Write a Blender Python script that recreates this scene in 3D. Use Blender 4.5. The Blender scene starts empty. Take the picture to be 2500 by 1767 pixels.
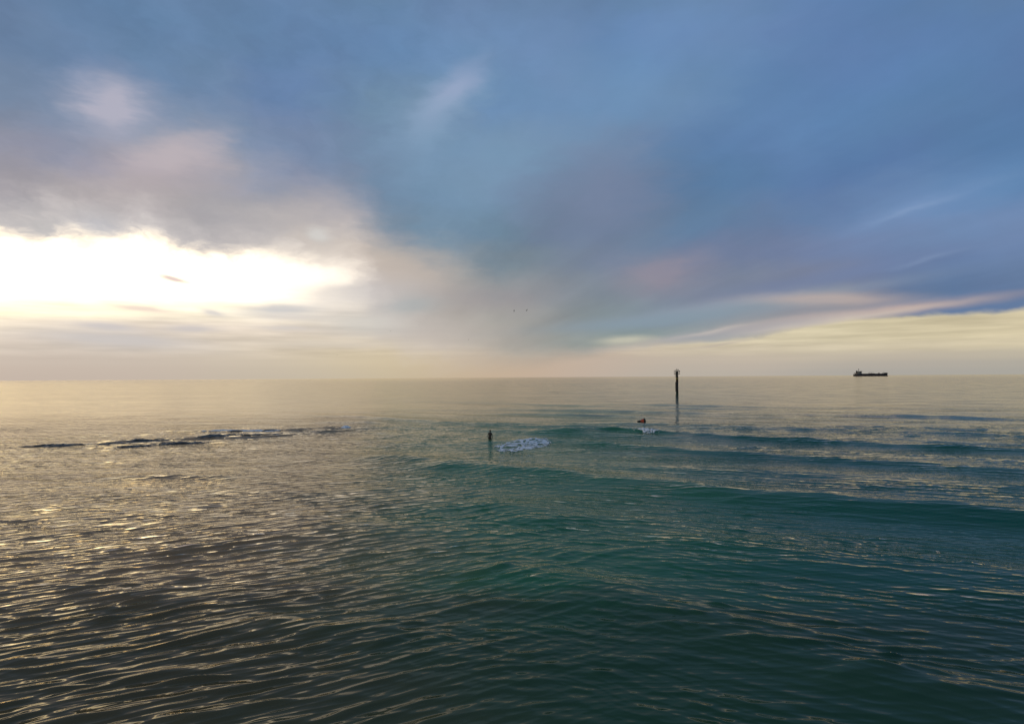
import bpy, bmesh, math, random
import numpy as np
from mathutils import Vector, Matrix

S = bpy.context.scene
COL = S.collection
random.seed(4)
R = math.radians

# ------------------------------------------------------------------ camera
cam = bpy.data.cameras.new('camera')
cam.sensor_width = 36.0
cam.lens = 21.79
cam.clip_start = 0.1
cam.clip_end = 200000.0
camo = bpy.data.objects.new('camera', cam)
COL.objects.link(camo)
CAM_H = 7.0
camo.matrix_world = (Matrix.Translation((0, 0, CAM_H)) @ Matrix.Rotation(R(90 + 1.42), 4, 'X')
                     @ Matrix.Rotation(R(-0.36), 4, 'Z'))
S.camera = camo

# ------------------------------------------------------------------ colour management
S.view_settings.view_transform = 'Standard'
S.view_settings.look = 'None'
S.view_settings.exposure = 0.0
S.view_settings.gamma = 1.0
S.view_settings.use_curve_mapping = False

# ------------------------------------------------------------------ sun: low on the left, veiled by the cloud bank
SUN_AZ, SUN_EL = R(-63.0), R(12.0)
sun = bpy.data.lights.new('sun', 'SUN')
sun.energy = 0.75
sun.angle = R(36)
sun.color = (1.0, 0.80, 0.55)
suno = bpy.data.objects.new('sun', sun)
COL.objects.link(suno)
sdir = Vector((math.sin(SUN_AZ) * math.cos(SUN_EL), math.cos(SUN_AZ) * math.cos(SUN_EL), math.sin(SUN_EL)))
suno.rotation_euler = (-sdir).to_track_quat('-Z', 'Y').to_euler()
suno.location = sdir * 300

# ------------------------------------------------------------------ node helper
class NT:
    def __init__(self, tree):
        self.t = tree
    def node(self, kind, **kw):
        n = self.t.nodes.new(kind)
        for k, v in kw.items():
            setattr(n, k, v)
        return n
    def put(self, sock, v):
        if v is None:
            return
        if isinstance(v, bpy.types.NodeSocket):
            self.t.links.new(v, sock)
        else:
            sock.default_value = v
    def m(self, op, a, b=None, c=None, clamp=False):
        n = self.node('ShaderNodeMath', operation=op, use_clamp=clamp)
        for i, v in enumerate((a, b, c)):
            self.put(n.inputs[i], v)
        return n.outputs[0]
    def v(self, op, a, b=None, c=None, scale=None):
        n = self.node('ShaderNodeVectorMath', operation=op)
        for i, q in enumerate((a, b, c)):
            self.put(n.inputs[i], q)
        if scale is not None:
            self.put(n.inputs['Scale'], scale)
        return n.outputs['Value'] if op in ('DOT_PRODUCT', 'LENGTH', 'DISTANCE') else n.outputs[0]
    def sep(self, a):
        n = self.node('ShaderNodeSeparateXYZ'); self.put(n.inputs[0], a); return n.outputs
    def com(self, x, y, z=0.0):
        n = self.node('ShaderNodeCombineXYZ')
        for i, q in enumerate((x, y, z)):
            self.put(n.inputs[i], q)
        return n.outputs[0]
    def noise(self, vec, scale, detail=3.0, rough=0.5, out='Fac', lac=2.0):
        n = self.node('ShaderNodeTexNoise'); n.noise_dimensions = '3D'
        self.put(n.inputs['Vector'], vec)
        n.inputs['Scale'].default_value = scale
        n.inputs['Detail'].default_value = detail
        n.inputs['Roughness'].default_value = rough
        n.inputs['Lacunarity'].default_value = lac
        return n.outputs[out]
    def step(self, x, lo, hi, a=0.0, b=1.0):
        n = self.node('ShaderNodeMapRange', interpolation_type='SMOOTHSTEP')
        self.put(n.inputs[0], x)
        for i, q in enumerate((lo, hi, a, b)):
            self.put(n.inputs[1 + i], q)
        return n.outputs[0]
    def mix(self, f, a, b):
        n = self.node('ShaderNodeMix', data_type='RGBA')
        self.put(n.inputs[0], f)
        for s, q in ((n.inputs[6], a), (n.inputs[7], b)):
            if isinstance(q, (tuple, list)) and len(q) == 3:
                q = tuple(q) + (1.0,)
            self.put(s, q)
        return n.outputs[2]
    def curve(self, x, pts, lo, hi, vlo, vhi):
        n = self.node('ShaderNodeFloatCurve')
        c = n.mapping.curves[0]
        P = [((p[0] - lo) / (hi - lo), (p[1] - vlo) / (vhi - vlo)) for p in pts]
        c.points[0].location = P[0]; c.points[1].location = P[-1]
        for p in P[1:-1]:
            c.points.new(*p)
        n.mapping.use_clip = False
        n.mapping.update()
        self.put(n.inputs['Value'], self.m('DIVIDE', self.m('SUBTRACT', x, lo), hi - lo, clamp=True))
        return self.m('MULTIPLY_ADD', n.outputs[0], vhi - vlo, vlo)

# ------------------------------------------------------------------ sky: clear evening sky behind one great cloud bank
# every entry is a world direction (azimuth in radians clockwise from +Y, tangent of elevation) and a linear colour
BANK_TINTS = [
    (-0.69, 0.422, 0.141, 0.223, 0.376), (-0.512, 0.476, 0.127, 0.223, 0.402), (-0.289, 0.522, 0.127, 0.231, 0.423), (-0.033, 0.543, 0.15, 0.262, 0.468),
    (0.289, 0.518, 0.138, 0.254, 0.479), (0.512, 0.47, 0.117, 0.223, 0.445), (0.69, 0.414, 0.107, 0.209, 0.413), (-0.666, 0.352, 0.188, 0.262, 0.402),
    (-0.486, 0.395, 0.181, 0.27, 0.413), (-0.319, 0.423, 0.127, 0.223, 0.413), (-0.196, 0.436, 0.162, 0.27, 0.413), (0.033, 0.443, 0.144, 0.262, 0.456),
    (0.227, 0.431, 0.15, 0.27, 0.468), (0.406, 0.405, 0.122, 0.238, 0.456), (0.584, 0.367, 0.107, 0.216, 0.413), (-0.666, 0.275, 0.305, 0.314, 0.376),
    (-0.584, 0.296, 0.195, 0.254, 0.392), (-0.497, 0.306, 0.479, 0.423, 0.456), (-0.395, 0.326, 0.209, 0.27, 0.413), (-0.289, 0.332, 0.198, 0.266, 0.413),
    (-0.164, 0.341, 0.162, 0.27, 0.413), (-0.033, 0.344, 0.162, 0.279, 0.434), (0.131, 0.341, 0.168, 0.254, 0.413), (0.319, 0.325, 0.102, 0.202, 0.392),
    (0.512, 0.297, 0.098, 0.195, 0.402), (0.65, 0.27, 0.102, 0.209, 0.413), (-0.593, 0.234, 0.434, 0.418, 0.418), (-0.497, 0.248, 0.445, 0.413, 0.413),
    (-0.417, 0.257, 0.352, 0.361, 0.392), (-0.319, 0.266, 0.262, 0.296, 0.413), (-0.189, 0.274, 0.144, 0.238, 0.366), (-0.066, 0.278, 0.162, 0.262, 0.392),
    (0.099, 0.276, 0.168, 0.231, 0.352), (0.289, 0.265, 0.102, 0.202, 0.352), (0.46, 0.247, 0.117, 0.202, 0.376), (0.598, 0.226, 0.138, 0.254, 0.445),
    (-0.546, 0.185, 0.392, 0.407, 0.429), (-0.428, 0.196, 0.381, 0.386, 0.407), (-0.349, 0.202, 0.565, 0.503, 0.456), (-0.289, 0.205, 0.503, 0.468, 0.456),
    (-0.164, 0.21, 0.162, 0.254, 0.342), (-0.033, 0.212, 0.144, 0.231, 0.319), (0.164, 0.208, 0.15, 0.216, 0.328), (0.349, 0.197, 0.15, 0.202, 0.342),
    (0.512, 0.182, 0.156, 0.216, 0.376), (0.65, 0.165, 0.162, 0.254, 0.445), (-0.24, 0.143, 0.604, 0.527, 0.456), (-0.177, 0.145, 0.503, 0.456, 0.423),
    (-0.112, 0.146, 0.305, 0.342, 0.361), (0.0, 0.146, 0.238, 0.292, 0.337), (0.131, 0.144, 0.202, 0.246, 0.314), (0.349, 0.135, 0.171, 0.205, 0.305),
    (0.46, 0.128, 0.156, 0.191, 0.296), (0.598, 0.117, 0.098, 0.175, 0.342), (-0.289, 0.097, 0.631, 0.591, 0.552), (-0.196, 0.099, 0.468, 0.434, 0.413),
    (-0.099, 0.1, 0.413, 0.392, 0.376), (0.033, 0.1, 0.296, 0.305, 0.314), (0.131, 0.098, 0.209, 0.266, 0.305), (0.258, 0.095, 0.188, 0.25, 0.323),
    (0.378, 0.097, 0.262, 0.314, 0.371), (0.46, 0.087, 0.376, 0.342, 0.342), (0.598, 0.09, 0.122, 0.188, 0.342), (0.671, 0.09, 0.122, 0.188, 0.342),
    (-0.164, 0.054, 0.546, 0.479, 0.413), (-0.033, 0.054, 0.402, 0.371, 0.342), (0.066, 0.053, 0.305, 0.323, 0.314), (0.164, 0.052, 0.287, 0.356, 0.361),
    (0.289, 0.05, 0.314, 0.356, 0.361), (0.406, 0.053, 0.402, 0.376, 0.352),
]
CLEAR_TINTS = [
    (-0.844, 0.146, 1.099, 1.04, 0.946), (-0.844, 0.124, 9.0, 6.845, 3.713), (-0.844, 0.102, 1.6, 1.475, 1.053), (-0.764, 0.134, 9.0, 6.845, 3.713),
    (-0.764, 0.11, 1.6, 1.475, 1.053), (-0.69, 0.168, 1.099, 1.04, 0.946), (-0.561, 0.183, 1.099, 1.04, 0.946), (-0.406, 0.191, 0.986, 0.95, 0.915),
    (-0.69, 0.142, 9.0, 6.845, 3.713), (-0.561, 0.155, 8.0, 6.084, 3.3), (-0.433, 0.157, 5.0, 3.956, 2.426), (-0.349, 0.152, 3.6, 3.02, 2.198),
    (-0.277, 0.149, 1.625, 1.481, 1.293), (-0.69, 0.119, 1.5, 1.382, 1.009), (-0.561, 0.13, 1.4, 1.29, 0.941), (-0.258, 0.162, 0.932, 0.881, 0.831),
    (-0.69, 0.106, 1.25, 1.152, 0.823), (-0.561, 0.116, 1.2, 1.106, 0.79), (-0.406, 0.125, 1.243, 1.144, 0.95), (-0.69, 0.071, 0.839, 0.716, 0.61),
    (-0.561, 0.077, 0.855, 0.73, 0.624), (-0.406, 0.076, 0.896, 0.776, 0.651), (-0.227, 0.079, 0.73, 0.644, 0.558), (-0.69, 0.048, 0.631, 0.565, 0.503),
    (-0.602, 0.05, 0.644, 0.578, 0.515), (-0.406, 0.046, 0.694, 0.604, 0.491), (-0.227, 0.041, 0.753, 0.631, 0.434), (-0.69, 0.015, 0.552, 0.468, 0.413),
    (-0.561, 0.015, 0.578, 0.491, 0.418), (-0.349, 0.012, 0.578, 0.503, 0.402), (-0.164, 0.015, 0.61, 0.515, 0.352), (-0.033, 0.014, 0.578, 0.434, 0.314),
    (0.131, 0.019, 0.565, 0.456, 0.376), (0.319, 0.052, 0.672, 0.591, 0.423), (0.46, 0.048, 0.687, 0.61, 0.418), (0.598, 0.054, 0.687, 0.597, 0.402),
    (0.69, 0.05, 0.687, 0.597, 0.402), (0.349, 0.023, 0.565, 0.468, 0.402), (0.561, 0.02, 0.546, 0.456, 0.386), (0.289, 0.006, 0.468, 0.44, 0.376),
    (0.537, 0.004, 0.352, 0.366, 0.347), (0.671, 0.007, 0.402, 0.392, 0.352),
]
BANK_EDGE = [
    (-0.797, 0.147), (-0.69, 0.165), (-0.602, 0.178), (-0.546, 0.182),
    (-0.471, 0.172), (-0.406, 0.184), (-0.349, 0.188), (-0.289, 0.181),
    (-0.24, 0.15), (-0.196, 0.086), (-0.131, 0.049), (-0.066, 0.039),
    (0.0, 0.032), (0.099, 0.038), (0.196, 0.054), (0.289, 0.058),
    (0.378, 0.061), (0.433, 0.07), (0.512, 0.08), (0.602, 0.083),
    (0.69, 0.086),
]
CLOUD_WISPS = [
    (-0.575, 0.381, 0.0326, 0.0333, 0, 0.491, 0.468, 0.552, 0.8), (-0.102, 0.458, 0.0523, 0.0171, 50, 0.445, 0.468, 0.658, 0.6), (-0.125, 0.415, 0.0846, 0.0361, 52, 0.238, 0.361, 0.515, 0.6), (-0.028, 0.343, 0.0991, 0.0396, 25, 0.202, 0.319, 0.456, 0.5),
    (-0.503, 0.311, 0.0431, 0.029, 15, 0.527, 0.462, 0.479, 0.6), (-0.421, 0.244, 0.0826, 0.0392, 5, 0.361, 0.356, 0.392, 0.55), (-0.301, 0.249, 0.0513, 0.0379, 30, 0.479, 0.44, 0.456, 0.55), (-0.306, 0.204, 0.0721, 0.0284, -10, 0.597, 0.527, 0.462, 0.6),
    (-0.177, 0.171, 0.0737, 0.0273, -15, 0.578, 0.485, 0.413, 0.65), (-0.205, 0.128, 0.0887, 0.0233, 0, 0.491, 0.462, 0.445, 0.6), (-0.029, 0.128, 0.0726, 0.0198, 0, 0.342, 0.305, 0.319, 0.5), (-0.118, 0.077, 0.1108, 0.0263, 0, 0.462, 0.423, 0.386, 0.6),
    (-0.165, 0.114, 0.0354, 0.0117, 5, 0.381, 0.429, 0.445, 0.55), (-0.339, 0.157, 0.0529, 0.0218, 0, 0.905, 0.88, 0.855, 0.5), (-0.502, 0.143, 0.0213, 0.0041, -13, 0.839, 0.672, 0.61, 1), (-0.539, 0.099, 0.0341, 0.004, -6, 0.871, 0.716, 0.61, 0.9),
    (-0.354, 0.108, 0.0436, 0.0068, 3, 0.578, 0.578, 0.591, 0.8), (-0.349, 0.096, 0.0525, 0.005, 0, 0.672, 0.631, 0.617, 0.5), (-0.45, 0.097, 0.0134, 0.0042, -12, 0.631, 0.604, 0.604, 0.7), (-0.476, 0.072, 0.0287, 0.0047, 2, 0.61, 0.565, 0.552, 0.8),
    (-0.579, 0.073, 0.0324, 0.005, -5, 0.617, 0.578, 0.578, 0.8), (-0.565, 0.055, 0.0801, 0.0095, -4, 0.597, 0.558, 0.539, 0.85), (-0.349, 0.078, 0.0321, 0.0037, 0, 0.672, 0.617, 0.578, 0.7), (-0.289, 0.054, 0.0911, 0.0063, 0, 0.672, 0.597, 0.503, 0.6),
    (-0.227, 0.086, 0.0565, 0.0142, 0, 0.617, 0.604, 0.565, 0.55), (-0.307, 0.221, 0.0132, 0.0088, 0, 0.672, 0.658, 0.631, 0.75), (-0.265, 0.13, 0.0677, 0.0166, 5, 0.591, 0.558, 0.552, 0.6), (0.234, 0.157, 0.05, 0.0231, 0, 0.305, 0.27, 0.328, 0.7),
    (0.164, 0.287, 0.0772, 0.0587, 0, 0.188, 0.223, 0.342, 0.5), (-0.486, 0.331, 0.0413, 0.0234, 30, 0.515, 0.456, 0.491, 0.5), (0.349, 0.109, 0.1518, 0.0081, 6, 0.305, 0.352, 0.413, 0.7), (0.465, 0.109, 0.0792, 0.0077, -3, 0.515, 0.413, 0.376, 0.8),
    (0.252, 0.09, 0.1487, 0.0096, 4, 0.246, 0.323, 0.392, 0.7), (0.522, 0.087, 0.1142, 0.0052, 5, 0.578, 0.423, 0.361, 0.8), (0.471, 0.077, 0.105, 0.0035, 7, 0.672, 0.604, 0.515, 0.5), (0.301, 0.066, 0.0422, 0.0025, 9, 0.687, 0.604, 0.515, 0.9),
    (0.395, 0.071, 0.0845, 0.0031, 8, 0.617, 0.552, 0.491, 0.6), (0.349, 0.069, 0.1401, 0.0062, 7, 0.413, 0.392, 0.402, 0.8), (0.307, 0.06, 0.054, 0.005, 2, 0.342, 0.361, 0.381, 0.6), (0.325, 0.049, 0.0326, 0.0019, 8, 0.503, 0.434, 0.371, 0.6),
    (0.177, 0.059, 0.032, 0.0052, 2, 0.61, 0.578, 0.456, 0.7), (0.57, 0.223, 0.0749, 0.0078, 14, 0.216, 0.332, 0.552, 0.3), (0.584, 0.224, 0.0368, 0.0028, 13, 0.305, 0.413, 0.61, 0.22), (0.561, 0.154, 0.0901, 0.0078, 9, 0.181, 0.279, 0.479, 0.3),
    (0.59, 0.154, 0.032, 0.0027, 10, 0.305, 0.413, 0.591, 0.22), (0.46, 0.14, 0.1592, 0.0118, 8, 0.168, 0.216, 0.361, 0.5), (-0.593, 0.201, 0.0227, 0.0164, 0, 0.515, 0.515, 0.552, 0.6), (-0.372, 0.225, 0.0516, 0.0185, 20, 0.445, 0.423, 0.434, 0.5),
]
CLOUD_BASE = (0.125, 0.215, 0.36)        # colour of the overcast deck away from the sunset

def build_world():
    w = bpy.data.worlds.new('World'); S.world = w; w.use_nodes = True
    t = w.node_tree; t.nodes.clear(); n = NT(t)
    tc = n.node('ShaderNodeTexCoord').outputs['Generated']
    d = n.v('NORMALIZE', tc)
    x, y, z = n.sep(d)
    zc = n.m('MAXIMUM', z, 0.0)
    az = n.m('ARCTAN2', x, y)
    hyp = n.m('MAXIMUM', n.m('SQRT', n.m('ADD', n.m('MULTIPLY', x, x), n.m('MULTIPLY', y, y))), 0.05)
    el = n.m('DIVIDE', zc, hyp)
    flat = n.com(az, el, 0.0)
    # cloud deck seen in perspective: streets run towards azimuth -17 degrees
    den = n.m('ADD', zc, 0.10)
    px, py = n.m('DIVIDE', x, den), n.m('DIVIDE', y, den)
    ca, sa = math.cos(R(-17)), math.sin(R(-17))
    along = n.m('ADD', n.m('MULTIPLY', px, sa), n.m('MULTIPLY', py, ca))
    across = n.m('SUBTRACT', n.m('MULTIPLY', px, ca), n.m('MULTIPLY', py, sa))
    # turbulent warp of the direction, so that nothing has a drawn edge
    nz = n.noise(n.v('MULTIPLY', flat, (1.0, 1.5, 1.0)), 4.0, 3.0, 0.55, 'Color')
    nz2 = n.noise(n.v('MULTIPLY', flat, (1.0, 2.6, 1.0)), 14.0, 3.0, 0.6, 'Color')
    elf = n.m('MINIMUM', n.m('MULTIPLY_ADD', el, 4.0, 0.08), 1.0)
    wv = n.v('ADD', n.v('MULTIPLY', n.v('SUBTRACT', nz, (.5, .5, .5)), (0.11, 0.065, 0.0)),
             n.v('MULTIPLY', n.v('SUBTRACT', nz2, (.5, .5, .5)), (0.075, 0.040, 0.0)))
    warp = n.v('ADD', flat, n.v('SCALE', wv, scale=elf))
    soft = n.v('ADD', flat, n.v('SCALE', wv, scale=n.m('MULTIPLY', elf, 0.45)))

    def field(vec, pts, su, sv, base, eps, rows):
        # smooth blend of the tints, tabulated as one colour ramp per elevation
        P = np.array(pts); us = np.linspace(-0.85, 0.85, 30)
        qx, qy, _ = n.sep(vec)
        fac = n.m('DIVIDE', n.m('ADD', qx, 0.85), 1.7, clamp=True)
        out = None
        for j, v in enumerate(rows):
            w_ = np.exp(-((us[:, None] - P[None, :, 0]) / su) ** 2 - ((v - P[None, :, 1]) / sv) ** 2)
            c = (w_ @ P[:, 2:] + eps * np.array(base)) / (w_.sum(1)[:, None] + eps)
            cr = n.node('ShaderNodeValToRGB'); el_ = cr.color_ramp.elements
            while len(el_) < len(us): el_.new(0.5)
            for k in range(len(us)):
                el_[k].position = k / (len(us) - 1)
            for k in range(len(us)):
                el_[k].color = (c[k, 0] / 3, c[k, 1] / 3, c[k, 2] / 3, 1)
            n.put(cr.inputs[0], fac)
            out = cr.outputs[0] if out is None else n.mix(n.step(qy, rows[j - 1], v), out, cr.outputs[0])
        return n.v('SCALE', out, scale=3.0)

    bank = field(warp, BANK_TINTS, 0.075, 0.040, CLOUD_BASE, 0.004, [0.02, 0.06, 0.10, 0.14, 0.185, 0.24, 0.30, 0.37, 0.44, 0.54, 0.66])
    back = n.step(n.m('ABSOLUTE', az), 0.85, 1.5)
    bank = n.mix(back, bank, CLOUD_BASE)
    clear = field(soft, CLEAR_TINTS, 0.12, 0.024, (0.5, 0.46, 0.40), 0.002, [0.004, 0.014, 0.026, 0.040, 0.055, 0.075, 0.10, 0.13, 0.17, 0.22])
    sky = n.node('ShaderNodeTexSky', sky_type='NISHITA', sun_disc=False, sun_elevation=SUN_EL,
                 sun_rotation=SUN_AZ, air_density=1.2, dust_density=2.0, altitude=5.0)
    nish = n.v('SCALE', sky.outputs[0], scale=0.05)
    clear = n.mix(0.06, clear, nish)
    # streets and mottling of the deck
    st = n.noise(n.com(n.m('MULTIPLY', across, 1.5), n.m('MULTIPLY', along, 0.28), 3.0), 1.0, 4.0, 0.5)
    st2 = n.noise(n.com(n.m('MULTIPLY', across, 4.0), n.m('MULTIPLY', along, 0.6), 9.0), 1.0, 3.0, 0.5)
    mot = n.noise(warp, 11.0, 5.0, 0.58)
    gain = n.m('ADD', n.m('MULTIPLY_ADD', n.m('SUBTRACT', st, 0.5), 0.42, 1.0),
               n.m('ADD', n.m('MULTIPLY', n.m('SUBTRACT', st2, 0.5), 0.14), n.m('MULTIPLY', n.m('SUBTRACT', mot, 0.5), n.step(az, -0.15, 0.15, 0.42, 0.14))))
    bank = n.v('SCALE', bank, scale=gain)
    pk = nz
    bank = n.v('MULTIPLY', bank, n.v('MULTIPLY_ADD', pk, (0.24, 0.10, 0.10), (0.92, 0.95, 0.91)))
    # lower edge of the bank
    au, av, _ = n.sep(warp)
    edge = n.curve(au, BANK_EDGE, -0.80, 0.72, 0.0, 0.25)
    width = n.curve(au, [(-0.80, .04), (-0.5, .034), (-0.38, .04), (-0.25, .06), (-0.1, .05), (0.0, .03), (0.2, .012), (0.4, .006), (0.72, .006)],
                    -0.80, 0.72, 0.0, 0.25)
    west = n.step(az, 0.05, -0.25)
    rag = n.noise(n.v('MULTIPLY', warp, (1.0, 1.7, 1.0)), 20.0, 4.0, 0.62)
    av = n.m('ADD', av, n.m('MULTIPLY', n.m('SUBTRACT', rag, 0.5), n.m('MULTIPLY_ADD', west, 0.075, 0.008)))
    thin = n.m('MULTIPLY', n.step(n.m('SUBTRACT', av, edge), 0.085, 0.0), west)      # thinner, backlit cloud towards the gap
    bank = n.mix(n.m('MULTIPLY', thin, 0.62), bank, (0.80, 0.73, 0.70))
    mask = n.m('DIVIDE', n.m('SUBTRACT', av, n.m('SUBTRACT', edge, width)), n.m('MULTIPLY', width, 2.0), clamp=True)
    mask = n.step(mask, 0.0, 1.0)
    # fine low streaks in the clear strip
    ls = n.noise(n.com(n.m('MULTIPLY', az, 7.0), n.m('MULTIPLY', el, 95.0), 1.3), 1.0, 5.0, 0.55)
    lsm = n.m('MULTIPLY', n.step(el, 0.02, 0.05), n.m('SUBTRACT', 1.0, n.step(el, 0.10, 0.17)))
    clear = n.v('SCALE', clear, scale=n.m('MULTIPLY_ADD', n.m('MULTIPLY', n.m('SUBTRACT', ls, 0.5), lsm), 0.9, 1.0))
    col = n.mix(mask, clear, bank)
    for (u, v, a, b, tilt, r, g, bl, al) in CLOUD_WISPS:
        mp = n.node('ShaderNodeMapping', vector_type='TEXTURE')
        n.put(mp.inputs[0], soft if b < .02 else warp)
        mp.inputs['Location'].default_value = (u, v, 0)
        mp.inputs['Rotation'].default_value = (0, 0, R(tilt))
        mp.inputs['Scale'].default_value = (a * 2.4, b * 2.4, 1)
        gt = n.node('ShaderNodeTexGradient', gradient_type='QUADRATIC_SPHERE')
        n.put(gt.inputs[0], mp.outputs[0])
        k = n.m('SMOOTH_MIN', n.m('MULTIPLY', gt.outputs['Fac'], 1.6), 1.0, 0.3)
        col = n.mix(n.m('MULTIPLY', k, al), col, (r, g, bl))
    bg = n.node('ShaderNodeBackground')
    n.put(bg.inputs[0], col); bg.inputs[1].default_value = 1.0
    w.cycles.sampling_method = 'MANUAL'; w.cycles.sample_map_resolution = 512
    out = n.node('ShaderNodeOutputWorld')
    t.links.new(bg.outputs[0], out.inputs[0])
build_world()

# ------------------------------------------------------------------ materials
MATS = {}
def mat(name, col, rough=0.6, metal=0.0, grain=0.25, gscale=6.0, bump=0.0):
    if name in MATS:
        return MATS[name]
    m = bpy.data.materials.new(name); m.use_nodes = True
    n = NT(m.node_tree); b = m.node_tree.nodes['Principled BSDF']
    tc = n.node('ShaderNodeTexCoord').outputs['Object']
    f = n.noise(tc, gscale, 5.0, 0.6)
    lo = tuple(c * (1 - grain) for c in col); hi = tuple(min(1, c * (1 + grain)) for c in col)
    n.put(b.inputs['Base Color'], n.mix(n.step(f, 0.3, 0.7), lo, hi))
    b.inputs['Roughness'].default_value = rough
    b.inputs['Metallic'].default_value = metal
    if bump:
        bp = n.node('ShaderNodeBump'); bp.inputs['Strength'].default_value = 0.6
        bp.inputs['Distance'].default_value = bump
        n.put(bp.inputs['Height'], f); n.put(b.inputs['Normal'], bp.outputs[0])
    MATS[name] = m
    return m

def water_material():
    m = bpy.data.materials.new('sea_water'); m.use_nodes = True
    n = NT(m.node_tree); m.node_tree.nodes.remove(m.node_tree.nodes['Principled BSDF'])
    P = n.node('ShaderNodeNewGeometry').outputs['Position']
    x, y, z = n.sep(P)
    xy = n.com(x, y, 0.0)
    # body colour: green over the sand bank, bluer in the deeper channel to the right, weed beds near the shore
    big = n.noise(xy, 0.05, 2.0, 0.5)
    mid = n.noise(n.v('MULTIPLY', xy, (0.5, 1.0, 1.0)), 0.22, 2.0, 0.55)
    deep = n.step(n.m('ADD', n.m('SUBTRACT', x, n.m('MULTIPLY', y, 0.10)), n.m('MULTIPLY', n.m('SUBTRACT', big, 0.5), 22.0)), -2.0, 16.0)
    col = n.mix(deep, (0.032, 0.150, 0.078), (0.005, 0.088, 0.072))
    murk_sheen = n.step(n.m('ADD', x, n.m('ADD', n.m('MULTIPLY', y, 0.22), n.m('MULTIPLY', n.m('SUBTRACT', mid, 0.5), 8.0))), -6.0, 6.5)
    col = n.mix(murk_sheen, (0.275, 0.165, 0.090), col)  # sandy brown on the left, warmed to paint in the gold sheen
    weed = n.step(n.m('ADD', n.m('MULTIPLY', n.m('SUBTRACT', mid, 0.5), 9.0), y), 22.5, 17.0)
    col = n.mix(n.m('MULTIPLY', weed, 0.7), col, (0.022, 0.040, 0.024))
    # ripples: two crossing wind-wave trains, left and right
    def train(ang, fx, fy, scale, det, seed, rough=0.55):
        c, s_ = math.cos(ang), math.sin(ang)
        a = n.m('ADD', n.m('MULTIPLY', x, c), n.m('MULTIPLY', y, s_))
        q = n.m('SUBTRACT', n.m('MULTIPLY', y, c), n.m('MULTIPLY', x, s_))
        return n.noise(n.com(n.m('MULTIPLY', a, fx), n.m('MULTIPLY', q, fy), seed), scale, det, rough)
    side = n.step(n.m('ADD', x, n.m('MULTIPLY', n.m('SUBTRACT', big, 0.5), 20.0)), -8.0, 10.0)
    bend = n.m('MULTIPLY', n.noise(n.v('MULTIPLY', xy, (0.45, 0.8, 1.0)), 0.7, 1.5, 0.5), 9.0)
    g = np.random.RandomState(77)
    def crests(ang, spread, lams, slope):
        # sharp-crested wavelets: exp(sin) of a wandering phase
        tot = None
        for lam in lams:
            an = R(ang + g.randn() * spread); k = 2 * math.pi / lam
            ph = n.v('DOT_PRODUCT', xy, (-math.sin(an) * k, math.cos(an) * k, 0))
            ph = n.m('ADD', ph, n.m('MULTIPLY_ADD', bend, min(1.6, 0.75 / lam) * (1 if g.rand() > .5 else -1), g.rand() * 6.28))
            e = n.m('MULTIPLY', n.m('EXPONENT', n.m('SINE', ph)), slope / k * 0.9)
            tot = e if tot is None else n.m('ADD', tot, e)
        return tot
    A = crests(24, 12, (0.27, 0.36, 0.50, 0.68, 0.95), 0.072)
    B = crests(-17, 15, (0.29, 0.40, 0.53, 0.74, 1.05), 0.075)
    patch_a = n.step(n.noise(n.v('MULTIPLY', xy, (0.35, 1.0, 2.0)), 0.30, 1.0, 0.5), 0.30, 0.70, 0.75, 1.25)
    patch_b = n.step(n.noise(n.v('MULTIPLY', xy, (0.35, 1.0, 1.0)), 0.22, 2.0, 0.5), 0.40, 0.68, 0.42, 1.3)
    streak = n.step(n.noise(n.v('MULTIPLY', xy, (0.12, 1.0, 1.0)), 0.035, 4.0, 0.6), 0.35, 0.65)
    farw = train(R(-14), 0.06, 0.6, 0.4, 2.0, 11.0)
    calm = n.step(n.m('ADD', y, n.m('MULTIPLY', n.m('SUBTRACT', big, 0.5), 60.0)), 65.0, 150.0, 1.0, 0.40)
    hgt = n.m('ADD', n.m('MULTIPLY', calm, n.m('ADD', n.m('MULTIPLY', A, n.m('MULTIPLY', patch_a, n.m('SUBTRACT', 1.0, side))),
                         n.m('MULTIPLY', B, n.m('MULTIPLY', patch_b, n.m('ADD', 0.25, n.m('MULTIPLY', side, 0.75)))))), n.m('MULTIPLY', farw, n.m('MULTIPLY_ADD', streak, 0.10, 0.05)))
    bp = n.node('ShaderNodeBump'); bp.inputs['Strength'].default_value = 1.0; bp.inputs['Distance'].default_value = 1.0
    n.put(bp.inputs['Height'], hgt)
    # light scattered back from the turbid water, under the mirror of the surface
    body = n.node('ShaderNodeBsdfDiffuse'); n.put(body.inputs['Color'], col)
    gl = n.node('ShaderNodeBsdfGlossy'); n.put(gl.inputs['Roughness'], n.m('MULTIPLY', n.step(y, 40.0, 220.0, 0.03, 0.085), n.m('MULTIPLY_ADD', streak, 0.5, 0.75)))
    gl.inputs['Color'].default_value = (1.0, 0.93, 0.80, 1)
    n.put(gl.inputs['Normal'], bp.outputs[0])
    fr = n.node('ShaderNodeFresnel'); fr.inputs['IOR'].default_value = 1.30
    n.put(fr.inputs['Normal'], bp.outputs[0])
    mx = n.node('ShaderNodeMixShader')
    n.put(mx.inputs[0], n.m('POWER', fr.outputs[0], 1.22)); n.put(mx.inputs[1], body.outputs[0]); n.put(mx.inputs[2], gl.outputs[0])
    n.put(m.node_tree.nodes['Material Output'].inputs['Surface'], mx.outputs[0])
    return m

def foam_material():
    return mat('foam', (0.72, 0.72, 0.74), 0.9, 0.0, 0.10, 3.0)

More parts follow.
